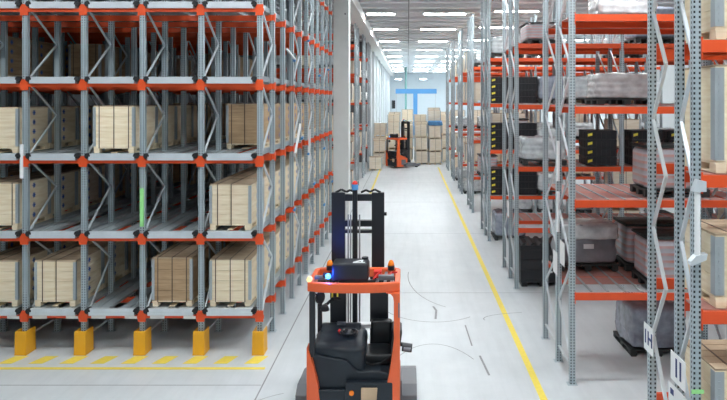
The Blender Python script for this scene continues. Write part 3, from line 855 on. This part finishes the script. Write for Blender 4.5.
for iy, y in enumerate(ys):
    for nm, x, w in (('left', -1.45, 1.5), ('right', 1.95, 2.2)):
        ceiling_light(x, y, w, '%s ceiling light over the aisle, %s row from the camera end' % (nm, (ORD+['thirteenth', 'fourteenth', 'fifteenth'])[iy]))
    if y < 55:
        for x, nm in ((5.6, 'inner'),) if y < 12 else ((5.6, 'inner'), (12.6, 'outer')): ceiling_light(x, y if y < 15 else y-1.0, 2.2, '%s ceiling light over the right racks, %s row' % (nm, ORD[iy]))
    if y > 54:  # extra fixtures added to brighten the end wall
        for x, nm in ((5.0, 'near'), (9.0, 'middle'), (13.0, 'outer')): ceiling_light(x, y, 2.2, '%s added right ceiling light over the hall end, %s row' % (nm, (ORD+['thirteenth', 'fourteenth', 'fifteenth'])[iy]))
    if 8 < y < 12:
        for x, nm in ((-6.0, 'inner'), (-10.5, 'outer')): ceiling_light(x, y-1.6, 2.2, '%s ceiling light before the left rack' % nm)

# ---------------------------------------------------------------- reach truck (forward = +y)
def make_truck():
    t = thing('reach_truck', 'orange and black reach truck with blue lamp standing in the aisle foreground', 'forklift', (-0.81, 9.60, 0))
    # hull
    def rounded(pts, r): return pts
    h = MB()
    h.prism([(-0.64, 0.12), (0.62, 0.12), (0.62, 0.80), (0.40, 0.86), (0.05, 0.86), (-0.10, 1.02), (-0.62, 1.12)], 'y', 0.10, 0.95)
    h.box(-0.64, 0.62, 0.02, 0.10, 0.12, 0.62)
    h.build('chassis', M['truckhull'], t, bevel=0.03, seg=3)
    # soft dark cover on left hood
    me = lumpy(0.80, 0.85, 0.42, 0.80, 0.03, seed=12, rnd=0.3); me.materials.append(M['truckhull']); put('console_cover', me, t, (-0.24, 0.58, 0))
    # console in front
    cns = MB().prism([(0.75, 0.8), (1.10, 0.8), (1.10, 1.26), (1.0, 1.28), (0.75, 1.18)], 'x', -0.60, 0.05)
    c = cns.build('console', M['truckhull'], t, bevel=0.03, seg=3)
    MB().box(-0.34, -0.20, 0.92, 1.0, 1.27, 1.31).build('display', M['truckgrey'], c)
    # steering wheel
    s = MB().torus((-0.12, 0.62, 1.27), 0.12, 0.024); s.cyl((-0.12, 0.62, 1.10), (-0.12, 0.62, 1.27), 0.03); s.bar((-0.23, 0.62, 1.27), (-0.01, 0.62, 1.27), 0.03)
    s.dome((-0.12, 0.62, 1.26), 0.07, 0.05); s.build('steering_wheel', M['vinyl'], t, smooth=True)
    MB().dome((-0.27, 0.66, 1.26), 0.03, 0.04).cyl((-0.27, 0.66, 1.12), (-0.27, 0.66, 1.26), 0.012).build('control_lever', M['red'], t)
    MB().box(0.0, 0.24, 0.98, 1.12, 1.20, 1.26).build('document_holder', M['label'], t)
    # seat
    sb = MB(); 
    me = lumpy(0.62, 0.50, 0.17, 0.84, 0.008, seed=3); me.materials.append(M['vinyl']); put('seat', me, t, (0.26, 0.62, 0))
    me = lumpy(0.17, 0.50, 0.46, 0.90, 0.008, seed=6); me.materials.append(M['vinyl'])
    o = put('backrest', me, t, (0.50, 0.66, 0)); o.rotation_euler.y = 0.10
    me = lumpy(0.34, 0.16, 0.40, 0.95, 0.008, seed=8); me.materials.append(M['vinyl'])
    put('side_bolster', me, t, (0.38, 0.96, 0))
    MB().box(0.02, 0.07, 0.30, 0.40, 0.86, 0.99).build('seat_belt_buckle', M['red'], t)
    MB().tube([(0.1, 0.33, 0.93), (0.25, 0.3, 0.88), (0.4, 0.33, 0.90), (0.52, 0.35, 0.98)], 0.014).build('seat_belt', M['cap'], t)
    # rear lower panel with pad
    pn = MB().box(-0.12, 0.58, -0.02, 0.11, 0.14, 0.74); p = pn.build('rear_panel', M['truckhull'], t, bevel=0.02)
    MB().prism([(0.12, 0.68), (0.36, 0.68), (0.35, 0.50), (0.30, 0.44), (0.17, 0.44), (0.12, 0.50)], 'y', -0.06, -0.02).build('cloth_pouch', M['beige'], p, bevel=0.01)
    MB().cyl((-0.02, -0.05, 0.60), (-0.02, -0.02, 0.60), 0.035).build('stop_button', M['amber'], p)
    # right orange pillar and lower body
    rp = [(0.69, 0.10), (0.69, 2.06), (0.48, 2.06), (0.555, 2.045), (0.59, 2.0), (0.60, 1.93), (0.60, 1.35), (0.55, 0.95), (0.45, 0.50), (0.43, 0.10)]
    pl = MB().prism(rp, 'y', 0.0, 0.22).build('side_pillar', M['truckorange'], t, bevel=0.012)
    MB().box(0.665, 0.685, -0.004, 0.0, 1.70, 1.92).build('pillar_label', M['truckgrey'], pl)
    MB().prism([(0.22, 0.1), (0.95, 0.1), (0.95, 0.7), (0.22, 1.0)], 'x', 0.62, 0.69).build('side_panel', M['truckorange'], t, bevel=0.015)
    lp = [(-0.69, 0.10), (-0.69, 1.26), (-0.655, 1.20), (-0.58, 0.95), (-0.52, 0.70), (-0.49, 0.42), (-0.48, 0.10)]
    MB().prism(lp, 'y', 0.0, 0.22).build('side_pillar', M['truckorange'], t, bevel=0.012)
    MB().prism([(0.22, 0.1), (0.95, 0.1), (0.95, 0.7), (0.22, 1.0)], 'x', -0.69, -0.62).build('side_panel', M['truckorange'], t, bevel=0.015)
    # black posts
    MB().box(-0.655, -0.575, 0.03, 0.13, 1.10, 2.07).build('guard_post', M['truckblack'], t, bevel=0.01)
    MB().box(-0.655, -0.585, 0.92, 1.0, 0.7, 2.07).build('guard_post', M['truckblack'], t, bevel=0.01)
    MB().box(0.585, 0.655, 0.92, 1.0, 0.7, 2.07).build('guard_post', M['truckblack'], t, bevel=0.01)
    # overhead guard: bowed orange rim
    n = 16; out = []; 
    for k in range(n+1):
        u = -1+2*k/n; out.append((u*0.69, 0.10*(abs(u)**2.5)-0.02))
    fr = out + [(0.69, 0.86), (0.60, 0.98), (-0.60, 0.98), (-0.69, 0.86)]
    inn = [(u*0.60, 0.09+0.05*abs(u)) for u in (-1, -0.5, 0, 0.5, 1)] + [(0.60, 0.84), (0.53, 0.90), (-0.53, 0.90), (-0.60, 0.84)]
    rim = MB()
    def ring(outer, inner, z0, z1):
        # rim built as strips: rear band, sides, front
        rim.prism(out + [(u, v+0.09) for u, v in reversed(out)], 'z', z0, z1)
        rim.box(-0.69, -0.61, 0.08, 0.88, z0, z1); rim.box(0.61, 0.69, 0.08, 0.88, z0, z1)
        rim.prism([(-0.69, 0.88), (0.69, 0.88), (0.60, 0.98), (-0.60, 0.98)], 'z', z0, z1)
    ring(fr, inn, 2.06, 2.20)
    gd = rim.build('overhead_guard', M['truckorange'], t, bevel=0.015)
    for x in (-0.42, -0.28, 0.34, 0.46, 0.56):
        MB().box(x-0.022, x+0.022, 0.07, 0.90, 2.10, 2.15).build('guard_bar', M['truckblack'] if x < 0.3 else M['truckgrey'], gd)
    MB().box(-0.58, 0.58, 0.40, 0.47, 2.09, 2.14).build('guard_bar', M['truckblack'], gd)
    # black control box on roof
    b = MB().prism([(-0.33, 2.205), (0.22, 2.205), (0.22, 2.42), (0.20, 2.47), (-0.32, 2.47), (-0.33, 2.42)], 'y', 0.10, 0.46).build('roof_box', M['truckblack'], t, bevel=0.03, seg=3)
    lg = MB().prism([(-0.02, 0.16), (0.16, 0.16), (0.16, 0.19), (0.02, 0.19), (0.10, 0.26), (0.10, 0.21), (0.13, 0.21), (0.13, 0.33), (0.09, 0.33), (-0.02, 0.20)], 'z', 2.471, 2.474)
    lg.build('roof_box_emblem', M['label'], b)
    MB().cyl((0.15, 0.40, 2.47), (0.15, 0.40, 2.50), 0.05).build('roof_box_cap', M['truckblack'], b)
    # lamps
    for x in (-0.44, 0.54):
        bb = MB().cyl((x, 0.80, 2.20), (x, 0.80, 2.27), 0.055).build('beacon', M['truckblack'], t)
        MB().dome((x, 0.80, 2.27), 0.05, 0.09).build('beacon_lens', M['amber'], bb, smooth=True)
    bl = MB().cyl((-0.46, 0.22, 2.27), (-0.36, 0.18, 2.27), 0.04).cyl((-0.40, 0.2, 2.20), (-0.40, 0.2, 2.25), 0.02).build('safety_lamp', M['truckblack'], t)
    MB().dome((0, 0, 0), 0.045, 0.03).build('safety_lamp_lens', M['bluelamp'], bl, smooth=True)
    bpy.data.objects[bl.children[0].name].matrix_local = Matrix.Translation((-0.385, 0.13, 2.275)) @ Matrix.Rotation(PI/2, 4, 'X')
    wl = MB().cyl((-0.655, 0.04, 2.25), (-0.655, 0.10, 2.25), 0.04).build('marker_lamp', M['warmlamp'], t)
    # roof clutter on the right
    rc = MB().tube([(0.28, 0.3, 2.19), (0.36, 0.42, 2.25), (0.45, 0.40, 2.20), (0.56, 0.55, 2.22), (0.64, 0.5, 2.24)], 0.013)
    rc.box(0.28, 0.40, 0.45, 0.60, 2.16, 2.26); rc.build('roof_cable', M['red'], t)
    MB().box(0.36, 0.60, 0.26, 0.34, 2.18, 2.25).build('work_lamp', M['truckgrey'], t, bevel=0.01)
    MB().box(-0.62, -0.46, 0.30, 0.38, 2.18, 2.23).build('work_lamp', M['truckgrey'], t, bevel=0.01)
    # mirror inside left
    mr = MB().cyl((-0.53, 0.22, 1.93), (-0.50, 0.20, 1.93), 0.09).bar((-0.6, 0.2, 2.0), (-0.53, 0.22, 1.95), 0.02)
    mr.build('mirror', M['truckblack'], t)
    mh = MB().tube([(-0.62, 0.9, 1.55), (-0.5, 0.9, 1.62), (-0.40, 0.95, 1.70), (-0.30, 1.0, 1.68)], 0.025)
    mh.dome((-0.52, 0.80, 1.55), 0.07, 0.1); mh.build('lever_cluster', M['truckblack'], t)
    # mast
    m0 = 1.15

    ml = MB().box(-0.48, -0.22, m0+0.02, m0+0.16, 0.15, 2.10).build('mast_rail', M['truckblack'], t, bevel=0.006)
    MB().box(0.18, 0.48, m0+0.02, m0+0.16, 0.15, 2.10).build('mast_rail', M['truckblack'], t, bevel=0.006)
    MB().box(-0.475, -0.25, m0+0.17, m0+0.28, 0.20, 3.36).build('inner_mast_rail', M['truckblack'], t, bevel=0.006)
    MB().box(0.20, 0.41, m0+0.17, m0+0.28, 0.20, 3.36).build('inner_mast_rail', M['truckblack'], t, bevel=0.006)
    for z0, z1 in ((3.22, 3.33), (2.79, 2.89), (2.68, 2.73), (1.75, 1.80)):
        MB().box(-0.25, 0.20, m0+0.17, m0+0.28, z0, z1).build('mast_crossbar', M['truckblack'], t)
    MB().cyl((-0.075, m0+0.10, 0.2), (-0.075, m0+0.10, 3.42), 0.043).build('lift_cylinder', M['truckblack'], t)
    for x in (-0.19, -0.15, 0.0):
        MB().box(x-0.012, x+0.012, m0+0.12, m0+0.14, 0.4, 3.0).build('lift_chain', M['chrome'], t)
    for s in (-1, 1):
        hs = MB(); hs.tube([(s*0.05-0.03, m0+0.2, 3.36), (s*0.13-0.03, m0+0.2, 3.40), (s*0.2-0.03, m0+0.2, 3.37), (s*0.28-0.03, m0+0.2, 3.41), (s*0.38-0.03, m0+0.2, 3.36)], 0.018)
        hs.build('hose', M['cap'], t)
    MB().dome((-0.075, m0+0.1, 3.50), 0.05, 0.07).build('mast_lamp', M['red'], t, smooth=True)
    MB().cyl((-0.075, m0+0.1, 3.42), (-0.075, m0+0.1, 3.51), 0.055).build('mast_lamp_base', M['bluesteel'], t)
    MB().box(-0.455, -0.43, m0-0.005, m0+0.02, 1.62, 1.74).build('warning_label', M['yellowlabel'], t)
    MB().box(-0.37, -0.345, m0-0.005, m0+0.02, 1.66, 1.74).build('warning_label', M['yellowlabel'], t)
    MB().cyl((0.41, m0+0.2, 3.0), (0.45, m0+0.2, 3.0), 0.03).build('sensor', M['truckblack'], t)
    # legs, wheels, forks
    for s in (-1, 1):
        lg = MB().prism([(0.55, 0.12), (1.9, 0.08), (1.9, 0.22), (1.45, 0.36), (0.75, 0.40), (0.55, 0.30)], 'x', 0.64 if s > 0 else -0.95, 0.95 if s > 0 else -0.64)
        L_ = lg.build('support_leg', M['truckgrey'], t, bevel=0.01)
        MB().cyl((s*0.70, 1.75, 0.13), (s*0.84, 1.75, 0.13), 0.13, n=20).build('load_wheel', M['cap'], L_)
        MB().box(min(s*0.695, s*0.72), max(s*0.695, s*0.72), 0.35, 0.75, 0.25, 0.62).build('leg_plate', M['truckgrey'], L_)
        MB().box(s*0.3-0.06, s*0.3+0.06, m0+0.30, m0+1.40, 0.06, 0.10).build('fork', M['truckblack'], t)
    MB().box(-0.42, 0.42, m0+0.26, m0+0.34, 0.10, 0.55).build('fork_carriage', M['truckblack'], t)
    MB().cyl((-0.12, 0.42, 0.17), (0.06, 0.42, 0.17), 0.17, n=24).build('drive_wheel', M['cap'], t)
    # side camera on the right
    sc_ = MB().cyl((0.72, 0.45, 1.10), (0.87, 0.45, 1.08), 0.065).bar((0.66, 0.45, 1.15), (0.76, 0.45, 1.13), 0.05)
    w_ = sc_.build('side_lamp', M['truckblack'], t)
    MB().cyl((0.74, 0.38, 1.09), (0.85, 0.38, 1.08), 0.03).build('side_lamp_lens', M['truckgrey'], w_)
    return t
tr = make_truck()
tr2 = dup(tr, (-1.2, 47.6, 0), -0.85, 'distant orange reach truck parked side-on before the crate stacks')
# glow of the blue safety lamp, a real lamp at its lens
ld = bpy.data.lights.new('safety_lamp_glow', 'POINT'); ld.energy = 8; ld.color = (0.02, 0.10, 1); ld.shadow_soft_size = 0.03
lo = bpy.data.objects.new('safety_lamp_glow', ld); C.objects.link(lo); lo.parent = tr; lo.location = (-0.385, 0.06, 2.32)

# ---------------------------------------------------------------- world, camera, view
w = bpy.data.worlds.new('World'); bpy.context.scene.world = w; w.use_nodes = True
w.node_tree.nodes['Background'].inputs[0].default_value = (0.6, 0.7, 0.8, 1); w.node_tree.nodes['Background'].inputs[1].default_value = 0.05
cd = bpy.data.cameras.new('camera'); cam = bpy.data.objects.new('camera', cd); C.objects.link(cam)
cam.location = (0, 0, CAM_Z); cam.rotation_euler = (PI/2, 0, 0)
cd.sensor_width = 36; cd.lens = 36*650/727; cd.shift_x = -44.5/727; cd.shift_y = -99/727; cd.clip_end = 300
bpy.context.scene.camera = cam
vs = bpy.context.scene.view_settings
vs.view_transform = 'Standard'; vs.look = 'None'; vs.gamma = 1; vs.use_curve_mapping = False; vs.exposure = 0.42
